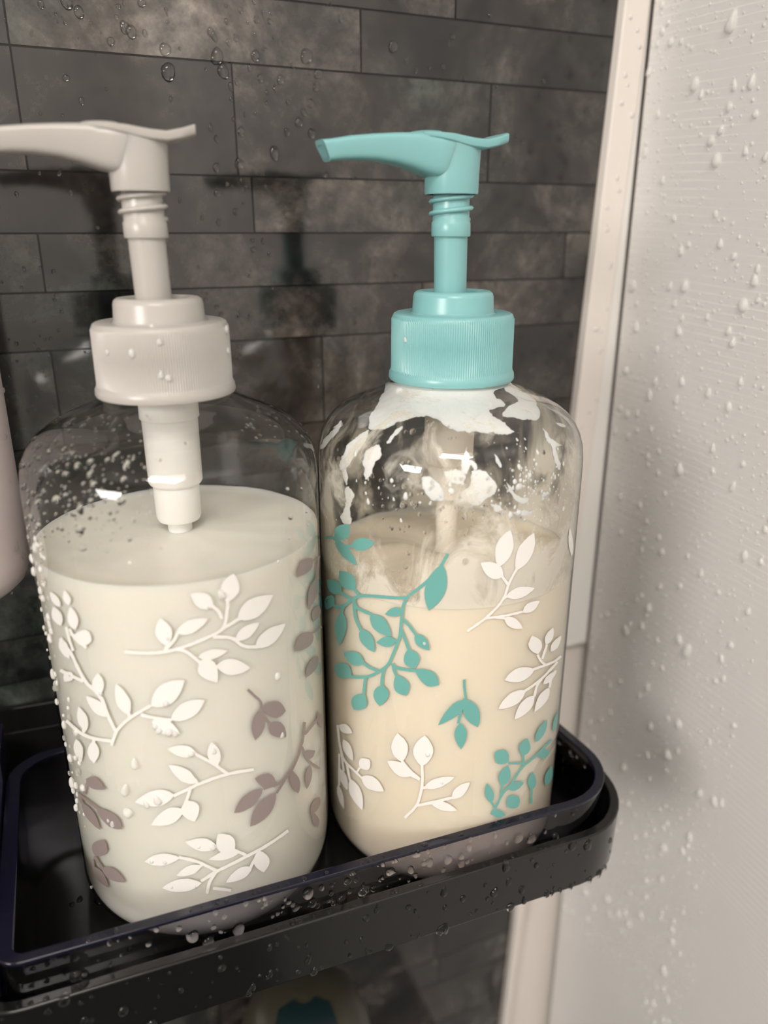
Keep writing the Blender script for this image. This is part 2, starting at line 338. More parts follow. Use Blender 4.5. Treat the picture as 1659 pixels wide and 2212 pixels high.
# droplets on the white wall and trim
cand = []
rw = random.Random(21)
while len(cand) < 3000:
    y, z = rw.uniform(160, YW-5.5), rw.uniform(-330, 165)
    dens = .7+.4*mnoise.noise(Vector((y*.05, z*.05, 3)))
    if rw.random() > dens: continue
    r = math.exp(rw.gauss(math.log(.54), .50)); r = min(r, 2.1)
    if any(abs(y-a) < (r+c) and abs(z-b) < (r+c) for a, b, c in cand): continue
    cand.append((y, z, r))
cand.sort(key=lambda t: -t[2])
for y, z, r in cand[:290]:
    put_drop(wr, (XW, y, z+EYE*1000), (-1, 0, 0), r, meshes=DEW, rng=rw, st=rw.uniform(.95, 1.35))
put_mist(wr, [((XW, y, z+EYE*1000), (-1, 0, 0), r*.9) for y, z, r in cand[290:]], SMALL, rw, M_DEW)
for k in range(34):
    z = rw.uniform(-70, 95) if k < 28 else rw.uniform(-160, -60); x = rw.uniform(edge_l(z)+1.5, edge_r(z)-1.5)
    put_drop(tr, (x, YW-3.8, z+EYE*1000), (0, -1, 0), rw.uniform(.35, .9), meshes=DEW, rng=rw)

# ------------------------------------------------------------------ black shelf and smoked tray (both tilt a touch to the right)
TILT = math.atan(.050); PX0 = 33.0
def rrect(x0, x1, y0, y1, rf, rk=None, rl_=None, n=10):
    rk = rf if rk is None else rk; rl_ = rf if rl_ is None else rl_; pts = []
    for cx, cy, r, a0 in ((x1-rf, y0+rf, rf, -90), (x1-rk, y1-rk, rk, 0), (x0+rk, y1-rk, rk, 90), (x0+rl_, y0+rl_, rl_, 180)):
        for k in range(n+1):
            a = math.radians(a0+90*k/n); pts.append((cx+r*math.cos(a), cy+r*math.sin(a)))
    return pts
def ring_wall(out, inn, prof):
    """prof: list of (side 0 outer..1 inner, z) closed loop"""
    n = len(out); vs = []; fs = []
    for s, z in prof:
        for (a, b), (c, d) in zip(out, inn): vs.append((a+(c-a)*s, b+(d-b)*s, z(a, b) if callable(z) else z))
    m = len(prof)
    for i in range(m):
        j = (i+1) % m
        for k in range(n): l = (k+1) % n; fs.append((i*n+k, i*n+l, j*n+l, j*n+k))
    return vs, fs
def plate(pts, z0, z1):
    n = len(pts); v = [(x, y, z0) for x, y in pts]+[(x, y, z1) for x, y in pts]
    return v, [tuple(range(n-1, -1, -1)), tuple(range(n, 2*n))]+[(i, (i+1) % n, (i+1) % n+n, i+n) for i in range(n)]
shelf = empty('shower_shelf', W3(PX0, YW-.2, -184)); shelf.rotation_euler = (0, TILT, 0)
tag(shelf, 'black plastic shower shelf with a wet front band, fixed to the dark stone wall', 'shelf')
SO = (PX0, YW-.2, -184)
out = rrect(-42, 145.5, 138.9, YW-.4, 24, 2, 16); inn = rrect(-39, 142.4, 141.8, YW-3, 21, 1.5, 13.2)
z_t, z_b = -159.6, -177.2
o = fix_normals(mesh('front_band', *ring_wall(out, inn, [(0, z_b), (0, z_t), (1, z_t), (1, z_b)]), M_BLACK, shelf, off=SO, autos=35)); bevel(o, .5, 3)
o = fix_normals(mesh('base_plate', *plate(inn, z_b+.4, z_b+1.4), M_BLACK, shelf, off=SO, smooth=False))
o = mesh('wall_plate', *box(-36, 142, YW-2.9, YW-.5, z_b, -150.5), M_BLACK, shelf, off=SO, smooth=False); bevel(o, .5, 2)

tray = empty('clear_tray', W3(PX0, 180, z_b+1.5)); tray.rotation_euler = (0, TILT, 0)
tag(tray, 'smoked clear plastic tray with navy rim, sitting inside the black shelf under both pump bottles', 'tray')
TO = (PX0, 180, z_b+1.5)
tout = rrect(-31, 140.0, 142.2, 224.6, 22, 14, 6); tin = rrect(-27.4, 137.6, 144.4, 222.4, 19.8, 12, 2.6)
FLZ = -175.2
def topz(x, y): return -149.8 - .055*(y-142)
o = fix_normals(mesh('tray_wall', *ring_wall(tout, tin, [(0, FLZ-.8), (0, lambda x, y: topz(x, y)-1.1), (1, lambda x, y: topz(x, y)-1.1), (1, FLZ-.8)]), M_SMOKE, tray, off=TO, autos=35))
o = fix_normals(mesh('tray_floor', *plate(rrect(-27.6, 137.9, 144.1, 222.7, 20, 12, 2.6), FLZ-1, FLZ), M_BLACK, tray, off=TO, smooth=False))
ro = rrect(-31.2, 140.2, 142.0, 224.8, 22.2, 14.2, 6); ri = rrect(-27.2, 137.2, 144.5, 222.2, 19.6, 11.8, 2.6)
o = fix_normals(mesh('rim', *ring_wall(ro, ri, [(0, lambda x, y: topz(x, y)-1.1), (0, topz), (1, topz), (1, lambda x, y: topz(x, y)-1.1)]), M_RIM, tray, off=TO, autos=35)); bevel(o, .25, 2)
tag(o, 'navy tinted tray rim')
o = fix_normals(mesh('end_panel', *merge(box(-38, -31.4, 158, 226, FLZ, -150.0), box(-38, -31.4, 207, 226, -150.0, -143)), M_NAVY, tray, off=TO, smooth=False))

# droplets on band, tray wall and rim
rt = random.Random(9)
def on_loop(pts, s):
    """point and outward normal at fraction s of the outline"""
    n = len(pts); L = [0]
    for i in range(n): a, b = pts[i], pts[(i+1) % n]; L.append(L[-1]+math.hypot(b[0]-a[0], b[1]-a[1]))
    t = s*L[-1]
    for i in range(n):
        if L[i+1] >= t:
            a, b = pts[i], pts[(i+1) % n]; f = (t-L[i])/max(1e-6, L[i+1]-L[i]); dx, dy = b[0]-a[0], b[1]-a[1]; d = math.hypot(dx, dy) or 1
            return (a[0]+dx*f, a[1]+dy*f), (dy/d, -dx/d)
def loc(P, O): return (P[0]-O[0], P[1]-O[1], P[2]-O[2])
per = lambda pts: sum(math.hypot(pts[(i+1) % len(pts)][0]-p_[0], pts[(i+1) % len(pts)][1]-p_[1]) for i, p_ in enumerate(pts))
LO = per(out); k = 0
while k < 150:
    s = rt.choice([rt.uniform(-.37*1, .12)]) % 1.0
    (x, y), n = on_loop(out, s)
    if y > 175: continue
    z = rt.uniform(z_b+.8, z_t-.8); r = min(1.5, math.exp(rt.gauss(math.log(.52), .42)))
    if k % 6 == 0: z = z_b+.6; r = rt.uniform(.8, 1.5)
    put_drop(shelf, loc((x, y, z), SO), (n[0], n[1], 0), r, rng=rt, st=rt.uniform(.9, 1.4)); k += 1
for k in range(34):
    x = rt.uniform(-30, 120); put_drop(shelf, loc((x, 140.0, z_t), SO), (0, -.2, 1), rt.uniform(.3, .75), rng=rt, st=rt.uniform(.8, 1.2))
for k in range(95):
    x = rt.choice([rt.uniform(-20, 118), rt.uniform(-20, 118), rt.gauss(52, 16)]); x = min(118, max(-22, x))
    z = topz(x, 142)-rt.uniform(2.5, 9.5); r = min(1.7, math.exp(rt.gauss(math.log(.60), .55)))
    put_drop(tray, loc((x, 142.0, z), TO), (0, -1, 0), r, meshes=ROUND, rng=rt)
for k in range(60):
    x = rt.uniform(-22, 125); y = rt.choice([141.4, 143]); 
    put_drop(tray, loc((x, y, topz(x, 142)-(.9 if y < 142 else 0)), TO), (0, -1, .2) if y < 142 else (0, 0, 1), rt.uniform(.25, .75), rng=rt)
for k in range(26):
    (x, y), n = on_loop(tin, rt.uniform(.25, .38)); 
    y = rt.uniform(150, 176); z = rt.uniform(-168, -153)
    put_drop(tray, loc((137.6, y, z), TO), (-1, 0, 0), rt.uniform(.4, 1.0), rng=rt)
for P, r in (((-9, 180), 1.6), ((-14, 182), .9), ((-16, 181), .8), ((3, 158), .7), ((-3, 161), .8), ((-2, 172), .5)):
    put_drop(tray, loc((P[0], P[1], FLZ), TO), (0, 0, 1), r, rng=rt)

# ------------------------------------------------------------------ pump bottles (local mm, origin at the base centre)
HC = 139.0                                               # height of the cap's lower edge
def arc(cx, cz, rx, rz, a0, a1, n):
    return [(cx+rx*math.cos(math.radians(a0+(a1-a0)*k/n)), cz+rz*math.sin(math.radians(a0+(a1-a0)*k/n))) for k in range(n+1)]
SHOULDER = [(35, HC-22), (34.9, HC-19), (34.5, HC-16), (33.7, HC-13.4), (32.4, HC-11), (30.6, HC-8.9), (28.2, HC-7.0), (25.2, HC-5.3), (21.8, HC-3.8), (18.4, HC-2.4), (15.6, HC-1.0), (14.2, HC+.8), (13.8, HC+4)]
BASE = [(20, .8), (23, 0), (25.5, .1)]+arc(25.5, 9.5, 9.5, 9.5, -80, 0, 9)
PROFILE = BASE+[(35, 30), (35, 60), (35, 90), (35, 110)]+SHOULDER
def prof_r(z):
    pr = PROFILE
    if z <= pr[1][1]: return 0
    for (r0, z0), (r1, z1) in zip(pr[1:], pr[2:]):
        if z0 <= z <= z1: return r0+(r1-r0)*(z-z0)/max(1e-6, z1-z0)
    return 0 if z > HC+4 else 13.8
_Z = np.linspace(0, HC+4, 900); _R = np.array([prof_r(z) for z in _Z])
def hit(u, v, O, S, inset=0.0):
    """photo point carried onto the bottle's surface; local mm or None"""
    d = ray(u, v); d = d/np.linalg.norm(d)
    t = np.arange(120, 330, .25); P = (d[None, :]*t[:, None]-np.array(O)[None, :])/S
    rr = np.hypot(P[:, 0], P[:, 1]); R = np.interp(P[:, 2], _Z, _R, left=-1, right=-1)-inset
    w = np.where(rr < R)[0]
    if len(w) == 0: return None
    return P[w[0]] if w[0] == 0 else (P[w[0]]+P[w[0]-1])/2
def on_surf(P, off):
    """snap a local point onto the lathe at offset off (radial)"""
    a = math.atan2(P[1], P[0]); R = float(np.interp(P[2], _Z, _R))+off
    return (R*math.cos(a), R*math.sin(a), P[2])
def surf_n(P):
    a = math.atan2(P[1], P[0]); dz = 1.0
    dr = float(np.interp(P[2]+dz, _Z, _R)-np.interp(P[2]-dz, _Z, _R))/(2*dz)
    n = Vector((math.cos(a), math.sin(a), -dr)); n.normalize(); return n

def leaf_pts(b, t, w, n=9, bulge=.42):
    b, t = np.array(b, float), np.array(t, float); d = t-b; L = np.hypot(*d); nrm = np.array([-d[1], d[0]])/L
    rows_ = []
    for i in range(n+1):
        s = i/n
        if s < bulge: h = math.sin(s/bulge*math.pi/2)**.75
        else: h = math.cos((s-bulge)/(1-bulge)*math.pi/2)**.85
        h *= w/2; c = b+d*s
        rows_.append([c-nrm*h, c, c+nrm*h])
    return rows_
def cr(pts, step=7):
    pts = [np.array(p_, float) for p_ in pts]
    if len(pts) == 2: pts = [pts[0], (pts[0]+pts[1])/2, pts[1]]
    P = [2*pts[0]-pts[1]]+pts+[2*pts[-1]-pts[-2]]; outp = []
    for i in range(1, len(P)-2):
        n = max(2, int(np.hypot(*(P[i+1]-P[i]))/step))
        for k in range(n):
            t = k/n; a, b, c, d = P[i-1], P[i], P[i+1], P[i+2]
            outp.append(.5*((2*b)+(-a+c)*t+(2*a-5*b+4*c-d)*t*t+(-a+3*b-3*c+d)*t**3))
    outp.append(P[-2]); return outp
def sprig(parent, O, S, fx, stems, leaves, mat, sw, off=.07, name='leaf_print'):
    """stems: point lists, leaves: (bx,by,tx,ty,w) in a zoomed frame; fx maps the frame to photo points"""
    vs, fs = [], []
    def addgrid(rows_):
        idx = []
        for row in rows_:
            line = []
            for q in row:
                P = hit(*fx(q), O, S)
                if P is None: return
                line.append(P)
            idx.append(line)
        base = len(vs); m = len(idx[0])
        for line in idx:
            for P in line: vs.append(on_surf(P, off))
        for i in range(len(idx)-1):
            for j in range(m-1): a = base+i*m+j; fs.append((a, a+1, a+1+m, a+m))
    for l in leaves: addgrid(leaf_pts(l[:2], l[2:4], l[4], bulge=l[5] if len(l) > 5 else .42))
    for s in stems:
        c = cr(s, 14); rows_ = []
        for i, q in enumerate(c):
            d = c[min(i+1, len(c)-1)]-c[max(i-1, 0)]; L = np.hypot(*d) or 1; n = np.array([-d[1], d[0]])/L
            rows_.append([q-n*sw/2, q, q+n*sw/2])
        # split into single spans so that one missed point does not lose the stem
        for i in range(len(rows_)-1): addgrid(rows_[i:i+2])
    if not fs: return None
    bm = bmesh.new()
    bv = [bm.verts.new([c*MM for c in v]) for v in vs]
    for f in fs:
        try: bm.faces.new([bv[i] for i in f])
        except ValueError: pass
    bmesh.ops.remove_doubles(bm, verts=bm.verts, dist=1e-6)
    for f in bm.faces:
        c = f.calc_center_median(); f.normal_update()
        if f.normal.x*c.x+f.normal.y*c.y < 0: f.normal_flip()
        f.smooth = True
    me = bpy.data.meshes.new(name); bm.to_mesh(me); bm.free()
    return link(name, me, parent, mat)

def make_pump(root, mat, tube_mat, coat_drop):
    """cap, collar, stem, thread, spout head, chamber and dip tube"""
    # ribbed cap
    n = 1008; vs = []; fs = []
    prof = [(13.2, 0), (15.9, 0), (16.1, .4), (16.0, 1.6), (15.65, 2.3), ('r', 2.9), ('r', 9), ('r', 14.9), (15.15, 15.5), (14.9, 16.1), (14.4, 16.4), (10.9, 16.4), (10.75, 16.2), (10.4, 16.6)]
    for r, z in prof:
        for k in range(n):
            a = 2*math.pi*k/n
            rr = (15.42-.007*z)+.12*math.cos(a*168) if r == 'r' else r
            vs.append((rr*math.cos(a), rr*math.sin(a), z))
    for i in range(len(prof)-1):
        for k in range(n): l = (k+1) % n; fs.append((i*n+k, i*n+l, (i+1)*n+l, (i+1)*n+k))
    mesh('ribbed_cap', [(x, y, z+HC) for x, y, z in vs], fs, mat, root, autos=50)
    cp = [(10.5, 16.2), (10.2, 17), (10.0, 20.3), (9.75, 21.1), (9.1, 21.6), (8.0, 21.7), (6.9, 21.5), (6.6, 21.0), (6.5, 20.2), (4.2, 20.0)]
    v, f = lathe([(r, z+HC) for r, z in cp], 96); mesh('collar', v, f, mat, root, autos=60)
    sx = -.9                                             # the stem stands a little off centre in its collar
    def lean(v_): return [(x+sx-.018*(z-HC-20), y, z) for x, y, z in v_]
    v, f = lathe([(4.0, HC+14), (4.05, HC+34.2), (4.65, HC+34.3), (4.75, HC+34.7), (4.7, HC+37.4), (4.45, HC+37.8), (4.35, HC+44), (3.0, HC+44)], 72)
    mesh('stem', lean(v), f, mat, root, autos=50)
    vs, fs = [], []
    turns, m, kk = 2.3, 150, 8
    for i in range(m+1):
        a = 2*math.pi*turns*i/m-.6; z = HC+38.0+(i/m)*6.2; tp = min(1, i/8, (m-i)/8)
        for j in range(kk):
            b = 2*math.pi*j/kk; rr = 4.45+.95*tp*max(-.3, math.cos(b)); vs.append((rr*math.cos(a), rr*math.sin(a), z+.6*math.sin(b)))
    for i in range(m):
        for j in range(kk): l = (j+1) % kk; fs.append((i*kk+j, (i+1)*kk+j, (i+1)*kk+l, i*kk+l))
    mesh('screw_thread', lean(vs), fs, mat, root)
    # spout head; s runs towards the spout (-x)
    def loft(secs, cap0=True, cap1=True, k=24, p=.55):
        vs, fs = [], []
        for s, zt, zb, wt, wb_, ds in secs:
            for j in range(k):
                a = 2*math.pi*j/k; ca, sa = math.cos(a), math.sin(a)
                cx_ = math.copysign(abs(ca)**p, ca); sz = math.copysign(abs(sa)**p, sa)
                f_ = (sz+1)/2; wd = wb_+(wt-wb_)*f_
                vs.append((-(s+ds*f_), cx_*wd/2, HC+zb+(zt-zb)*f_))
        m_ = len(secs)
        for i in range(m_-1):
            for j in range(k): l = (j+1) % k; fs.append((i*k+j, i*k+l, (i+1)*k+l, (i+1)*k+j))
        if cap0: fs.append(tuple(range(k-1, -1, -1)))
        if cap1: fs.append(tuple(range((m_-1)*k, m_*k)))
        return vs, fs
    def ip(s, xs, ys): return float(np.interp(s, xs, ys))
    tS = [-11.7, -9, -5.7, -2.5, 2.5, 7, 11, 16, 21, 26, 31, 33]; tZ = [57.0, 56.15, 55.45, 55.65, 56.35, 56.6, 56.45, 56.2, 55.8, 55.25, 54.4, 54.0]
    bS = [-6, 1, 5, 8, 11.5, 15.5, 20, 24, 28, 31.5]; bZ = [43.8, 43.9, 46.0, 47.6, 49.0, 50.0, 50.5, 50.5, 50.3, 49.9]
    wS = [-12, -9, -4, 3, 9, 16, 24, 33]; wW = [11.5, 13.4, 13.8, 13.0, 11.0, 9.2, 8.0, 6.8]
    S_ = np.linspace(-11.7, 9.5, 26)
    plate_ = loft([(s, ip(s, tS, tZ), ip(s, tS, tZ)-(2.3 if s < 0 else 2.3-s*.13), ip(s, wS, wW)*(1 if s < 5 else 1-(s-5)*.03), ip(s, wS, wW)*(.97 if s < 5 else .97-(s-5)*.03), 0) for s in S_], p=.35)
    bW = [(-3.5, 11.6), (-1, 12.5), (2, 12.9), (5, 12.7), (9, 11.0), (16, 9.2), (24, 8.0), (33, 6.8)]
    body_ = []
    for s in np.linspace(-3.5, 30.6, 40):
        w = ip(s, [q[0] for q in bW], [q[1] for q in bW])
        zb = ip(s, [-3.5, -1, 2, 5, 8, 11.5, 15.5, 20, 24, 28, 31.5], [48.6, 47.4, 46.9, 47.1, 47.9, 49.0, 49.9, 50.4, 50.5, 50.3, 49.9])
        body_.append((s, ip(s, tS, tZ)-(.5 if s < 8 else 0), zb, w*.97, w*.80, 0))
    # oblique spout mouth with a recessed opening
    body_.append((31.0, 54.2, 49.9, 6.5, 5.0, 1.9))
    body = loft(body_, p=.42, k=32)
    bl = loft([(31.05, 54.0, 50.0, 6.3, 4.8, 1.9), (31.3, 53.2, 50.7, 4.6, 3.4, 1.4), (29.4, 53.0, 50.9, 4.0, 3.0, 1.0)], cap0=False, p=.5)
    # socket: round below, blending up to the plate, flat sided
    socket = []
    for z, rx, ry, cx_ in ((43.7, 5.7, 5.7, 0), (43.7, 6.05, 6.05, 0), (44.2, 6.15, 6.15, 0), (48, 6.2, 6.2, 0), (51, 6.25, 6.2, .1), (54.6, 6.35, 6.2, .2)):
        socket.append((z, rx, ry, cx_))
    sv, sf = [], []; k = 40
    for z, rx, ry, cx_ in socket:
        for j in range(k):
            a = 2*math.pi*j/k; ca, sa = math.cos(a), math.sin(a)
            sv.append((cx_+rx*math.copysign(abs(ca)**.85, ca), ry*math.copysign(abs(sa)**.85, sa), HC+z))
    for i in range(len(socket)-1):
        for j in range(k): l = (j+1) % k; sf.append((i*k+j, i*k+l, (i+1)*k+l, (i+1)*k+j))
    pad = []
    pv, pf = lathe([(.01, .62), (2.2, .6), (3.2, .45), (3.7, .05), (3.8, -.6)], 32)
    pad = ([(-(7+x*1.15), y*1.1, HC+56.4+z-.035*x) for x, y, z in pv], pf)
    head = merge(plate_, body, bl, (sv, sf), pad)
    hv = [(x+sx-.45, y, z+(.0)) for x, y, z in head[0]]
    o = mesh('spout_head', hv, head[1], mat, root, autos=42); fix_normals(o)
    # chamber hanging in the neck, dip tube down into the lotion
    v, f = lathe([(6.9, HC+3), (7.0, HC-6), (6.6, HC-6.4), (6.5, HC-22), (6.2, HC-22.5), (5.6, HC-23), (5.5, HC-31), (5.1, HC-32), (2.4, HC-32.4)], 48)
    mesh('pump_chamber', v, f, tube_mat, root, autos=40)
    v, f = lathe([(3.0, HC-31), (3.0, 6), (2.0, 6), (2.0, 5.5)], 24); mesh('dip_tube', v, f, tube_mat, root, autos=40)
    v, f = lathe([(13.6, HC+3.5), (13.5, HC+.5), (11.0, HC-.2), (7.0, HC-.6)], 64); mesh('neck_plug', v, f, tube_mat, root, autos=40)

def make_lotion(root, level, mat, lump, seed, name='lotion'):
    n = 96; inset = .55; vs = []; fs = []
    prof = [(r-inset if r > 30 else r, max(z, 0)+.7) for r, z in PROFILE if z < level-1 and z < 112]
    prof.append((35-inset, level-.8)); prof.append((35-inset, level+.5))
    rings_ = [(33.7, .25), (32.6, 0), (30, 0), (26, 0), (22, 0), (17, 0), (12, 0), (8, 0), (4, 0)]
    allp = [(0.01, prof[0][1])]+prof+[(r, level+dz) for r, dz in rings_]+[(.01, level)]
    for i, (r, z) in enumerate(allp):
        for k in range(n):
            a = 2*math.pi*k/n; x, y = r*math.cos(a), r*math.sin(a); zz = z
            if i > len(prof) and lump:
                zz += lump*(mnoise.fractal(Vector((x*.07+seed, y*.07, 0)), 1, 2, 4)*1.6) * min(1, (35-r)/4+.3)
            elif i == len(prof) and lump: zz += lump*.8*mnoise.fractal(Vector((math.cos(a)*3+seed, math.sin(a)*3, 1)), 1, 2, 3)
            vs.append((x, y, zz))
    for i in range(len(allp)-1):
        for k in range(n): l = (k+1) % n; fs.append((i*n+k, i*n+l, (i+1)*n+l, (i+1)*n+k))
    return mesh(name, vs, fs, mat, root, autos=60)

def make_bottle(name, O, S, mat, tube_mat, label):
    root = empty(name, W3(*O)); root.scale = (S, S, S)
    tag(root, label, 'pump bottle', 'pump bottles standing in the clear tray')
    v, f = lathe(PROFILE, 128); mesh('bottle_body', v, f, M_CLEAR, root, autos=60)
    v, f = lathe([(.01, 1.6), (14, 1.4), (20, .8)], 96); mesh('bottle_base', v, f, M_CLEAR, root, autos=60)
    make_pump(root, mat, tube_mat, False)
    return root
OA = (23.28, 186.68, -174.65); SA = 1.0
OB = (95.78, 180.45, -36.38-HC*1.025); SB = 1.025
A = make_bottle('pump_bottle', OA, SA, M_GREY, M_TUBE, 'clear pump bottle of ivory lotion with pale grey pump and mauve leaf prints')
B = make_bottle('pump_bottle', OB, SB, M_TEAL, M_TUBE2, 'clear pump bottle with teal pump, lotion smeared inside its shoulder, teal leaf prints')
lv = HC-35.0
lA = make_lotion(A, lv, M_CREAM_A, .25, 3); lB = make_lotion(B, HC-48.2, M_CREAM_B, 1.6, 8)

# ---- leaf prints, traced on the two bottles
z3 = lambda q: (q[0]*.434, 820+q[1]*.434)
z4 = lambda q: (q[0]*.434, 1400+q[1]*.434)
z5 = lambda q: (660+q[0]*.3858, 800+q[1]*.3858)
z6 = lambda q: (660+q[0]*.3858, 1350+q[1]*.3858)
B_PR = [
 (z5, M_PT, 15, [[(110,935),(155,937),(180,965),(205,980),(262,985)]], [(168,950,243,862,84,.5),(255,982,388,965,72),(165,945,287,1093,56,.45)]),
 (z5, M_PT, 17, [[(797,1028),(775,1065),(750,1105),(670,1190),(580,1260),(555,1272),(480,1272),(330,1262),(270,1278),(215,1318),(170,1322),(140,1300)],
   [(300,1255),(285,1240),(270,1220)],[(262,1280),(220,1260),(190,1235)],[(225,1308),(210,1330),(203,1360)],[(272,1282),(285,1325),(320,1345),(370,1367)],[(272,1290),(280,1380),(310,1455)],
   [(575,1262),(550,1310),(540,1370),(534,1430),(528,1490),(515,1525),(490,1590),(460,1650),(400,1693),(340,1716),(250,1716)],
   [(548,1395),(590,1440),(620,1482)],[(535,1450),(560,1510),(580,1565)],[(535,1340),(510,1345)],[(520,1510),(490,1515)],
   [(410,1685),(350,1658),(320,1635)],[(338,1716),(330,1770),(328,1820)],[(440,1672),(430,1720),(428,1765)],[(488,1640),(497,1680),(510,1710)],[(485,1655),(540,1672),(625,1682)]],
  [(768,1085,690,1345,118,.5),(277,1228,190,1122,84,.45),(200,1248,122,1172,74),(150,1258,118,1340,58),(204,1350,190,1540,66),(363,1365,480,1490,80),(308,1448,387,1578,70),
   (545,1342,445,1366,54),(612,1478,695,1567,62),(508,1516,398,1522,60),(575,1560,612,1668,90,.55),(328,1640,212,1580,74),(258,1712,162,1650,86,.5),(332,1815,270,1900,92,.5),(430,1760,415,1880,88),(508,1705,566,1822,86,.55),(615,1675,748,1760,84,.6)]),
 (z6, M_PT, 15, [[(888,305),(890,350),(898,412)],[(893,410),(870,480),(855,550)]], [(900,418,742,560,62,.35),(896,416,966,572,88,.45),(868,548,870,695,70)]),
 (z6, M_PT, 13, [[(1040,1060),(1070,1010),(1100,950),(1150,890),(1210,800),(1290,730),(1380,640)],[(1215,775),(1135,773)],[(1218,728),(1222,790)],[(1100,895),(1093,960)],[(1040,990),(1058,1020)],[(1140,905),(1110,925)],[(1265,925),(1262,1000)],[(1310,720),(1345,735)]],
  [(1138,765,1058,712,86,.5),(1215,732,1240,633,64),(1098,900,1134,785,66),(1040,995,1015,885,50),(1135,920,1222,880,46),(1265,925,1270,820,48),(1195,960,1128,1018,78,.5),(1288,655,1352,530,44),(1300,738,1370,702,48),(1045,1052,1120,1062,44),(1345,900,1378,790,40),(1385,600,1412,480,24)]),
 (z5, M_PW, 13, [[(905,1460),(1010,1385),(1100,1290),(1140,1190),(1180,1115)],[(1135,1205),(1085,1130),(1080,1090)],[(1130,1190),(1095,1148)],[(1100,1285),(1130,1262)],[(1010,1387),(1120,1373),(1215,1350)],[(1060,1382),(1115,1388)]],
  [(1080,1100,1145,893,96,.5),(1178,1122,1280,910,84,.5),(1108,1155,980,1078,88,.4),(1122,1268,1283,1218,62),(1215,1355,1310,1290,50),(1112,1385,1215,1445,56),(1490,1040,1478,880,26)]),
 (z6, M_PW, 13, [[(1430,175),(1390,205),(1340,225),(1270,250)],[(1340,222),(1315,200),(1298,165)],[(1325,190),(1350,110)],[(1410,205),(1370,250),(1310,310),(1220,375)],[(1330,290),(1295,340),(1280,400)],[(1400,255),(1375,300),(1365,350)]],
  [(1282,248,1115,308,76,.5),(1302,162,1268,60,76,.5),(1345,110,1385,15,42),(1372,150,1430,60,38),(1232,365,1080,470,68,.45),(1280,395,1170,528,62),(1365,350,1280,488,50),(1330,332,1405,255,34)]),
 (z6, M_PW, 15, [[(555,1080),(620,1012),(645,940),(655,870),(652,780)],[(640,865),(580,810),(540,762)],[(640,865),(585,835)],[(650,912),(675,908)],[(625,1010),(720,990),(825,965)],[(690,998),(712,996)]],
  [(650,792,668,618,112,.5),(540,768,515,606,92,.5),(592,845,458,760,72),(662,912,835,850,54),(818,972,920,880,56),(702,992,848,1038,50)]),
 (z6, M_PW, 12, [[(180,560),(195,680),(220,760),(290,830),(320,860)],[(285,830),(305,798)],[(230,770),(250,868)],[(200,700),(215,820)],[(190,720),(190,900)]],
  [(188,560,262,605,48),(213,640,265,760,46),(305,800,360,755,74,.5),(313,848,438,930,72),(250,860,320,1036,64),(195,805,236,926,40),(182,895,215,1030,32)]),
]
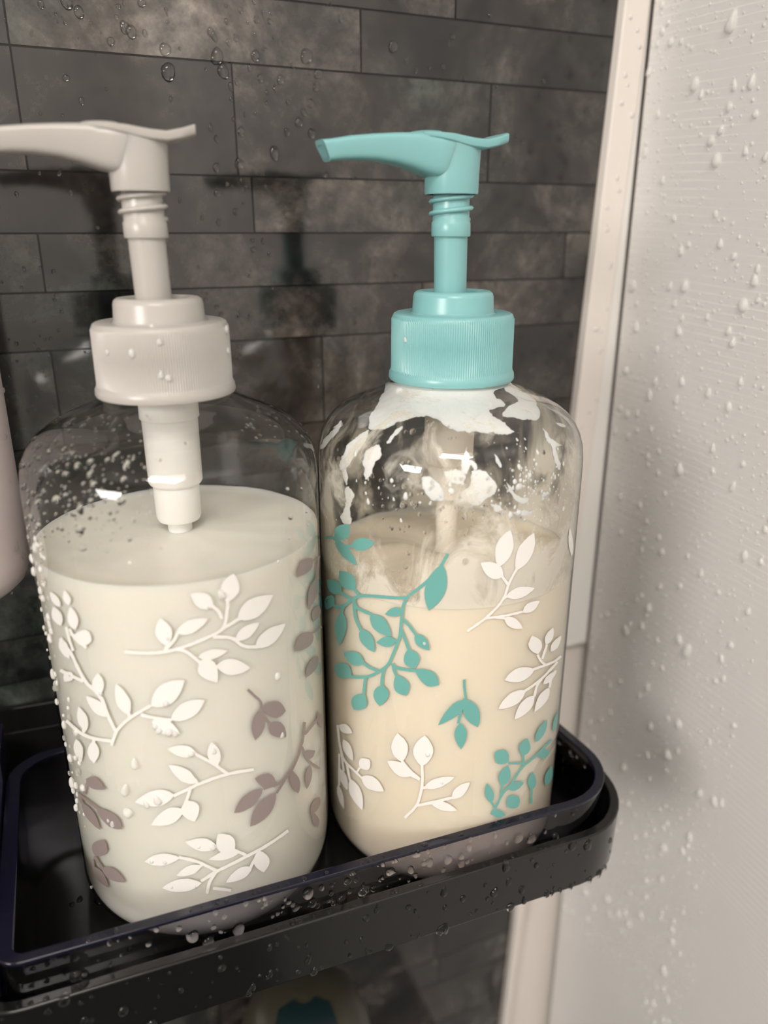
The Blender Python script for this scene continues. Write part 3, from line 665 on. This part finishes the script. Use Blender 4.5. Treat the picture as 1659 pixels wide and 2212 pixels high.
A_PR = [
 (z3, M_PW, 16, [[(620,1355),(700,1360),(800,1357),(900,1335),(1050,1275),(1110,1235),(1130,1150),(1133,1095)],[(1105,1190),(1085,1150),(1055,1128)],[(1110,1237),(1190,1190)],[(1060,1280),(1150,1285),(1210,1325),(1280,1330)],[(1150,1285),(1180,1295)],[(825,1345),(870,1290),(885,1255)],[(820,1352),(832,1320)],[(880,1345),(920,1350),(975,1390),(1010,1420),(1085,1430)]],
  [(1128,1108,1162,965,92,.5),(1062,1128,948,1068,80),(1182,1192,1358,1072,94),(1172,1297,1290,1208,58),(1270,1335,1422,1215,72),(876,1262,1035,1190,66),(832,1325,797,1188,84,.5),(985,1382,1132,1350,50),(1000,1395,1080,1506,96,.35),(1075,1425,1246,1436,82)]),
 (z4, M_PW, 16, [[(555,485),(570,440),(590,400),(650,345),(750,285)],[(700,330),(760,345),(855,358)],[(652,348),(640,325)],[(560,462),(470,450),(400,420),(330,360)],[(573,410),(540,340),(500,240),(430,170),(390,100),(350,20),(300,-50)],[(505,250),(492,235)],[(470,450),(465,475)],[(415,165),(300,110)],[(420,420),(415,400)]],
  [(752,288,918,158,104,.45),(848,358,1018,258,84,.5),(642,332,578,178,68),(755,362,895,425,72),(463,462,468,572,58,.5),(380,452,405,568,44),(490,240,488,123,60,.5),(537,342,430,238,58),(430,412,392,290,50),(360,120,320,165,50)]),
 (z3, M_PW, 13, [[(430,1335),(375,1290),(345,1240)],[(330,1230),(345,1290),(365,1350)],[(395,1280),(350,1265)]],
  [(300,1130,250,1056,36),(305,1225,266,1130,50,.5),(345,1122,320,1048,36),(375,1245,350,1130,52),(372,1268,458,1300,82,.6),(300,1290,345,1390,46)]),
 (z4, M_PW, 15, [[(1262,604),(1140,625),(1000,672),(865,735)],[(1132,625),(1060,575),(970,525)],[(1085,595),(1075,575)],[(950,688),(935,740),(910,800)],[(985,680),(970,650)]],
  [(868,730,672,766,82),(978,672,840,582,64),(978,522,834,502,60),(1078,592,1052,466,64,.5),(915,802,752,880,76),(930,758,968,862,94,.4)]),
 (z4, M_PW, 15, [[(1435,908),(1330,980),(1200,1050),(1080,1110),(1000,1160)],[(1080,1108),(980,1062),(890,1040)],[(1010,1075),(990,1090)],[(1225,1030),(1150,1000),(1075,988)],[(1292,1008),(1262,1060),(1245,1095)],[(1080,1108),(1045,1160),(1030,1220)],[(1060,1195),(1150,1205)]],
  [(1005,1168,808,1192,66,.5),(897,1042,720,1062,60,.55),(1005,1082,878,1132,46),(1082,988,922,966,64),(1160,1020,1086,925,96,.5),(1195,1010,1038,1053,44),(1255,1088,1125,1165,54),(1292,1008,1312,1115,80,.5)]),
 (z4, M_PM, 13, [[(1232,205),(1270,240),(1298,268),(1305,320),(1350,385)]], [(1303,295,1422,312,84,.6),(1302,298,1270,458,66,.5),(1342,372,1424,442,76)]),
 (z4, M_PM, 12, [[(1516,368),(1510,430),(1495,500),(1460,590),(1400,665),(1310,700)],[(1600,330),(1515,430)],[(1418,655),(1375,722)],[(1375,665),(1360,690)],[(1502,490),(1530,555),(1590,600)],[(1450,610),(1462,625)]],
  [(1372,668,1268,648,74,.35),(1308,700,1165,820,66,.5),(1375,718,1245,888,74,.5),(1452,612,1484,722,50,.5),(1515,545,1568,510,42),(1542,580,1526,702,34),(1600,400,1580,310,24),(1590,740,1545,832,40),(1580,892,1558,815,34)]),
 (z4, M_PM, 13, [[(418,730),(425,700),(435,670)],[(380,720),(430,755),(490,800)],[(395,735),(410,775)],[(470,1035),(500,1080),(515,1100)],[(460,1050),(468,1095)]],
  [(428,650,527,702,56,.35),(478,795,610,900,64,.6),(408,770,502,906,44),(475,1035,520,955,82,.5),(508,1092,624,1166,56),(462,1085,542,1192,42)]),
 (z3, M_PM, 10, [[(1600,868),(1580,890),(1548,902)],[(1585,880),(1575,1000)],[(1600,1230),(1575,1250),(1550,1262)]],
  [(1578,768,1560,858,52,.5),(1552,888,1477,982,62,.4),(1575,985,1535,1146,44),(1585,1125,1558,1205,42),(1556,1258,1465,1352,72,.4)]),
 (z4, M_PM, 10, [], [(1582,38,1520,148,46)]),
]
for pr, root, O, S in ((A_PR, A, OA, SA), (B_PR, B, OB, SB)):
    for fx, mat, sw, stems, leaves in pr:
        o = sprig(root, O, S, fx, stems, leaves, mat, sw)
        if o: o['label'] = {M_PW: 'white leafy sprig print', M_PM: 'mauve leafy sprig print', M_PT: 'teal leafy sprig print'}[mat]

# ---- lotion smears on the inside of the right bottle
SM = [
 [(455,60),(440,110),(420,150),(398,200),(362,255),(350,320),(380,332),(450,322),(520,292),(600,266),(655,256),(730,270),(780,310),(830,332),(900,345),(1000,350),(1100,357),(1172,350),(1130,310),(1062,262),(1028,230),(1060,212),(1118,200),(1100,170),(1062,150),(1060,120),(1120,92),(1150,75),(1150,60),(1000,85),(800,100),(600,85)],
 [(1150,66),(1200,108),(1270,150),(1297,182),(1312,240),(1290,277),(1200,270),(1112,256),(1105,235),(1140,200),(1190,172),(1170,140),(1115,108)],
 [(350,330),(290,370),(230,420),(195,520),(215,600),(235,640),(232,560),(257,520),(272,480),(312,430),(350,370)],
 [(415,415),(350,440),(325,480),(325,560),(340,610),(370,580),(380,530),(425,470)],
 [(195,282),(150,330),(100,390),(82,440),(96,440),(142,390),(202,312)],
 [(930,562),(1000,562),(1060,620),(1072,668),(1000,730),(950,755),(900,740),(860,735),(872,680),(922,640)],
 [(902,430),(880,500),(870,560),(900,572),(925,532),(950,560),(960,530),(922,500)],
 [(652,600),(690,592),(760,650),(772,720),(700,722),(656,660)],
 [(215,660),(240,652),(270,700),(250,760),(255,858),(215,860),(190,820),(225,770)],
 [(1330,322),(1370,370),(1400,400),(1440,420),(1402,440),(1430,540),(1418,556),(1370,430),(1340,362)],
 [(1400,290),(1450,302),(1455,320),(1412,310)],
 [(772,562),(850,552),(890,580),(880,640),(800,622)],
 [(1060,470),(1085,500),(1102,535),(1088,542),(1065,505)],
 [(540,310),(500,340),(470,380),(450,410),(470,408),(510,360),(545,322)],
 [(1480,420),(1520,470),(1535,540),(1520,560),(1500,480)],
 [(1125,625),(1145,640),(1180,700),(1250,720),(1210,745),(1150,700)],
 [(1040,750),(1090,760),(1110,795),(1060,790)],
 [(1150,800),(1230,780),(1280,790),(1220,815)],
]
def smear(poly, idx):
    pts2 = [Vector(p_) for p_ in [tuple(q) for q in cr(poly+[poly[0]], 10)][:-1]]
    rng = random.Random(idx)
    def wob(p_):
        a = Vector((p_.x*.030, p_.y*.030, idx*7.3)); b = Vector((p_.x*.10, p_.y*.10, idx*3.1))
        return Vector((p_.x+9*mnoise.noise(a)+6*mnoise.noise(b), p_.y+9*mnoise.noise(a+Vector((0, 0, 50)))+6*mnoise.noise(b+Vector((0, 0, 50)))))
    pts2 = [wob(p_) for p_ in pts2]
    n = len(pts2); xs = [p_.x for p_ in pts2]; ys = [p_.y for p_ in pts2]
    g = 15; grid = [Vector((x, y)) for x in np.arange(min(xs), max(xs), g) for y in np.arange(min(ys), max(ys), g)]
    v2, e2, f2, _, _, _ = delaunay_2d_cdt(pts2+grid, [], [list(range(n))], 1, 1e-4)
    def dist_edge(q): return min((q-p_).length for p_ in pts2)
    hits = []; ok = []
    for q in v2:
        P = hit(*z5((q.x, q.y)), OB, SB, .3)
        ok.append(P is not None)
        if P is None: hits.append((0, 0, 0)); continue
        th = min(1.0, dist_edge(q)/26)**.6*(.7+.5*mnoise.noise(Vector((q.x*.02, q.y*.02, idx))))
        hits.append(on_surf(P, -.45-1.0*th))
    outer = []
    for q in v2:
        P = hit(*z5((q.x, q.y)), OB, SB, .3); outer.append(on_surf(P, -.32) if P is not None else (0, 0, 0))
    fs = [tuple(f) for f in f2 if all(ok[i] for i in f)]
    nv = len(v2)
    if not fs: return
    o = mesh('lotion_smear', outer+hits, fs+[tuple(i+nv for i in reversed(f)) for f in fs], M_SMEAR, B)
    return o
for i, p_ in enumerate(SM): smear(p_, i)

SPK = [drop_mesh('speck', s+300, seg=7, rings=2, tail=.5*(s % 3), hgt=.35) for s in range(6)]
specks = []; rs = random.Random(77)
while len(specks) < 210:
    x, y = (rs.gauss(1270, 110), rs.gauss(640, 130)) if rs.random() < .65 else (rs.uniform(110, 1480), rs.gauss(700, 110))
    if not (100 < x < 1500 and 330 < y < 900): continue
    P = hit(*z5((x, y)), OB, SB, .3)
    if P is not None: specks.append((on_surf(P, -.42), surf_n(P), math.exp(rs.gauss(math.log(.26), .55))))
o = put_mist(B, specks, SPK, rs, M_SMEAR); o.name = 'lotion_specks'

# thin uneven film of lotion left on the inside wall above the lotion level
def film_mat(name, colr, amt, lo, hi, scale, zlo, zhi):
    m, t, out = nt(name); tc = N(t, 'ShaderNodeTexCoord')
    nz = N(t, 'ShaderNodeTexNoise'); nz.inputs['Scale'].default_value = scale; nz.inputs['Detail'].default_value = 6; nz.inputs['Roughness'].default_value = .62; nz.inputs['Distortion'].default_value = .9
    mp = N(t, 'ShaderNodeMapping'); mp.inputs['Scale'].default_value = (1, 1, .6)
    t.links.new(tc.outputs['Object'], mp.inputs[0]); t.links.new(mp.outputs[0], nz.inputs['Vector'])
    sx = N(t, 'ShaderNodeSeparateXYZ'); t.links.new(tc.outputs['Object'], sx.inputs[0])
    zr = N(t, 'ShaderNodeMapRange'); zr.inputs[1].default_value = zhi; zr.inputs[2].default_value = zlo; zr.inputs[3].default_value = -.06; zr.inputs[4].default_value = .16
    t.links.new(sx.outputs['Z'], zr.inputs[0])
    xr = N(t, 'ShaderNodeMapRange'); xr.inputs[1].default_value = 0; xr.inputs[2].default_value = .03; xr.inputs[3].default_value = 0; xr.inputs[4].default_value = .09
    t.links.new(sx.outputs['X'], xr.inputs[0])
    a1 = N(t, 'ShaderNodeMath', operation='ADD'); a2 = N(t, 'ShaderNodeMath', operation='ADD')
    t.links.new(nz.outputs[0], a1.inputs[0]); t.links.new(zr.outputs[0], a1.inputs[1]); t.links.new(a1.outputs[0], a2.inputs[0]); t.links.new(xr.outputs[0], a2.inputs[1])
    mr = N(t, 'ShaderNodeMapRange'); mr.inputs[1].default_value = lo; mr.inputs[2].default_value = hi; mr.inputs[3].default_value = 0; mr.inputs[4].default_value = amt
    t.links.new(a2.outputs[0], mr.inputs[0])
    tr_ = N(t, 'ShaderNodeBsdfTransparent'); df = N(t, 'ShaderNodeBsdfPrincipled'); df.inputs['Base Color'].default_value = (*colr, 1); df.inputs['Roughness'].default_value = .4
    tl = N(t, 'ShaderNodeBsdfTranslucent'); tl.inputs[0].default_value = (*colr, 1); ml = N(t, 'ShaderNodeMixShader'); ml.inputs[0].default_value = .15
    t.links.new(df.outputs[0], ml.inputs[1]); t.links.new(tl.outputs[0], ml.inputs[2])
    mx = N(t, 'ShaderNodeMixShader'); t.links.new(mr.outputs[0], mx.inputs[0]); t.links.new(tr_.outputs[0], mx.inputs[1]); t.links.new(ml.outputs[0], mx.inputs[2])
    t.links.new(mx.outputs[0], out.inputs[0]); return m
M_FILM = film_mat('thin lotion film', (.93, .88, .77), .88, .52, .67, 70, (HC-50)*MM, (HC-6)*MM)
fp = [(35-.25, HC-49)]+[(r-.25, z) for r, z in SHOULDER[:-2]]
v, f = lathe(fp, 128); o = mesh('lotion_film', v, f, M_FILM, B, autos=60); o['kind'] = 'stuff'

# droplets on and in the bottles
rl = random.Random(33)
def drop_on(root, O, S, u, v, rpx, off=0., inset=0., meshes=DROPS, **kw):
    P = hit(u, v, O, S)
    if P is None: return False
    d = float(np.dot(np.array(P)*S+np.array(O), FWD)); n = surf_n(P); Q = on_surf(P, off)
    put_drop(root, Q, n, rpx*d/F_PX/S, meshes=meshes, rng=rl, **kw); return True
# traced larger ones on the left bottle (z3 and z4 frames)
for x, y, r in [(285,605,32),(400,645,22),(600,605,26),(395,740,30),(412,835,24),(452,605,16),(325,475,18),(390,430,22),(445,685,14),(565,690,13),(530,850,10),(648,912,11),(1445,680,18),(1430,550,14),(1525,655,11),(1500,545,10),(1440,785,12),(1533,720,9),(550,795,10),(480,690,9),(800,835,9),(340,800,12),(195,620,30),(160,690,18),(225,565,16),(125,525,12),(930,315,12),(790,400,14),(1105,1072,22),(1030,1138,12),(835,1290,10),(560,760,8),(375,600,10),(345,630,11),(480,578,9),(1385,905,8)]:
    drop_on(A, OA, SA, *z3((x, y)), r*.434, meshes=DEW if y > 900 else (ROUND if r > 14 else DROPS))
for x, y, r in [(785,760,24),(730,780,18),(950,525,20),(1065,515,14),(825,275,18),(840,415,26),(790,410,18),(870,425,18),(770,390,16),(620,715,24),(635,820,30),(670,585,22),(500,225,12),(755,1060,12),(820,1065,12),(1060,990,18),(990,990,9),(855,1190,8),(970,1190,9),(390,1222,10),(455,1190,8),(1380,140,20),(1405,437,13),(560,880,14),(540,860,9)]:
    drop_on(A, OA, SA, *z4((x, y)), r*.434, off=.05, meshes=DEW)
# condensation over the left flank
k = 0
while k < 130:
    u = rl.uniform(60, 300); v = rl.uniform(900, 1180)
    if rl.random() > 1.15-(u-60)/260: continue
    r = min(9, math.exp(rl.gauss(math.log(4.6), .4)))
    k += drop_on(A, OA, SA, u, v, r)
k = 0
while k < 110:
    v = rl.uniform(1000, 1780); u = 48+(v-1098)*.172+abs(rl.gauss(0, 16))+1.5
    k += drop_on(A, OA, SA, u, v, min(11, math.exp(rl.gauss(math.log(5.0), .4))), meshes=DROPS if v < 1150 or rl.random() < .35 else DEW)
for k in range(46): drop_on(A, OA, SA, rl.uniform(520, 670), 0+rl.gauss(0, 14)+880+(rl.random()**2)*60, rl.uniform(2.5, 5.5))
mist = []
while len(mist) < 260:
    u = rl.uniform(60, 330); v = rl.uniform(890, 1190) if rl.random() < .7 else rl.uniform(1190, 1800); 
    if v > 1190: u = 60+(v-1098)*.172+abs(rl.gauss(0, 40))
    P = hit(u, v, OA, SA)
    if P is not None: mist.append((on_surf(P, 0), surf_n(P), rl.uniform(.12, .32)))
put_mist(A, mist, SMALL, rl, M_WATER)
for x, y, r in [(555,650,20),(550,755,24),(600,745,18),(620,750,16),(595,655,13),(655,690,10),(558,1085,24),(575,1022,14),(490,1170,20),(520,1175,16),(555,1160,18),(490,1120,12),(895,1070,17),(890,818,18),(917,970,12),(938,790,9),(940,835,9),(750,780,12),(638,808,10),(510,780,9),(480,880,16),(930,870,7),(905,895,7),(525,1125,8),(450,1135,9),(600,345,20),(560,345,12),(810,380,12),(850,375,9),(685,285,8),(800,315,8),(1020,405,6),(545,520,14),(580,515,12),(130,425,9),(180,445,9),(375,590,14),(1330,455,16),(610,770,8),(490,765,9),(1205,820,8),(770,770,9)]:
    drop_on(B, OB, SB, *z5((x, y)), r*.3858, meshes=ROUND if r > 14 else DROPS)
for k in range(44): drop_on(B, OB, SB, rl.uniform(820, 1110), rl.uniform(1010, 1160), rl.uniform(2, 4.5))
for x, y, r in [(685,725,14),(665,105,12),(765,885,8),(30,40,6)]: drop_on(B, OB, SB, *z6((x, y)), r*.3858, off=.05, meshes=DEW)
# a few beads on the grey and teal caps
for root, O, S, lst in ((A, OA, SA, [(330,710,6),(285,765,7),(345,740,6),(348,812,6),(365,818,7),(245,632,5),(348,632,6),(232,762,5),(488,712,7),(492,760,6)]), (B, OB, SB, [(876,736,5),(1062,608,7)])):
    for u, v, r in lst:
        d = ray(u, v); d = d/np.linalg.norm(d); best = None
        for t in np.arange(140, 260, .1):
            P = (d*t-np.array(O))/S; R = 15.5 if P[2] < HC+16 else 10.0
            if math.hypot(P[0], P[1]) < R and HC < P[2] < HC+21: best = P; break
        if best is not None:
            put_drop(root, best, (best[0], best[1], 0), r*.11, rng=rl, meshes=DEW)

# ------------------------------------------------------------------ pale mauve bottle hanging at the left edge
HO = (-36.5, 219.0, -92.0)
hb = empty('hanging_bottle', W3(*HO)); tag(hb, 'pale mauve white bottle with water beads, cut off by the left edge', 'bottle')
v, f = lathe([(.01, 0), (15, .1), (18.5, 1.0), (21, 3.2), (22.3, 6.2), (22.8, 10), (23, 60), (22.6, 112), (20, 120), (12, 126), (10, 132), (10, 140), (.01, 140)], 72)
mesh('bottle_shell', v, f, M_MAUVE, hb, autos=60)
v, f = lathe([(10.5, 137), (13, 137.2), (13.2, 158), (12.4, 159.5), (.01, 160)], 48); mesh('bottle_cap', v, f, M_GREY, hb, autos=40)
for k in range(46):
    a = math.radians(rl.uniform(-105, 20)); z = rl.choice([rl.uniform(2, 14), rl.uniform(8, 60)]); r_ = 22.9 if z > 9 else 22.9-(9-z)*.25
    put_drop(hb, (r_*math.cos(a), r_*math.sin(a), z), (math.cos(a), math.sin(a), 0), rl.uniform(.4, 1.1), rng=rl)
br = empty('wall_holder', W3(-36.5, 249, 30)); tag(br, 'white ring holder on the stone wall around the hanging mauve bottle', 'holder')
n_ = 64; vs, f = lathe([(23.6, -5), (25.8, -5), (25.8, 5), (23.6, 5)], n_, closed=True)
o = fix_normals(mesh('ring', [(x, y-30, z) for x, y, z in vs], f, M_PAINT, br, autos=40))
o = mesh('mount', *box(-10, 10, -5, -.2, -8, 8), M_PAINT, br, smooth=False); bevel(o, 1)

# ------------------------------------------------------------------ bottle on the shelf below (blurred, half hidden)
low = empty('lower_shelf', W3(40, YW-.2, -420)); tag(low, 'black lower shelf on the stone wall, under the tray', 'shelf')
o = fix_normals(mesh('shelf_board', *plate([(x-40, y-YW) for x, y in rrect(-40, 145, 150, YW, 20, 2)], 0, 5), M_BLACK, low, smooth=False))
lb = empty('round_bottle', W3(52.5, 200, -414.9)); tag(lb, 'round beige bottle with a teal band, darkened for shade, blurred below the tray', 'bottle')
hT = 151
v, f = lathe([(.01, 0), (20, 0), (24, 2), (25, 6), (25, hT-26), (24.2, hT-17), (21.5, hT-9), (17, hT-3.5), (10, hT-.7), (.01, hT)], 64); mesh('bottle_shell', v, f, M_BEIGE_SHADED, lb, autos=60)
vs, fs = [], []                                           # teal stripe running up the front and over the dome
pr_ = [(25.5, 10), (25.5, hT-26), (24.8, hT-16.6), (22.1, hT-8.3), (17.3, hT-2.9), (10.1, hT-.2), (4, hT+.4)]
ac = math.radians(-104)
for r, z in pr_:
    for k in range(13):
        w_ = math.radians(30)*min(2.2, 25/r) ; a = ac+w_*(k/6-1); vs.append((r*math.cos(a), r*math.sin(a), z))
for i in range(len(pr_)-1):
    for k in range(12): fs.append((i*13+k, i*13+k+1, (i+1)*13+k+1, (i+1)*13+k))
mesh('teal_band', vs, fs, M_TEAL_SHADED, lb)
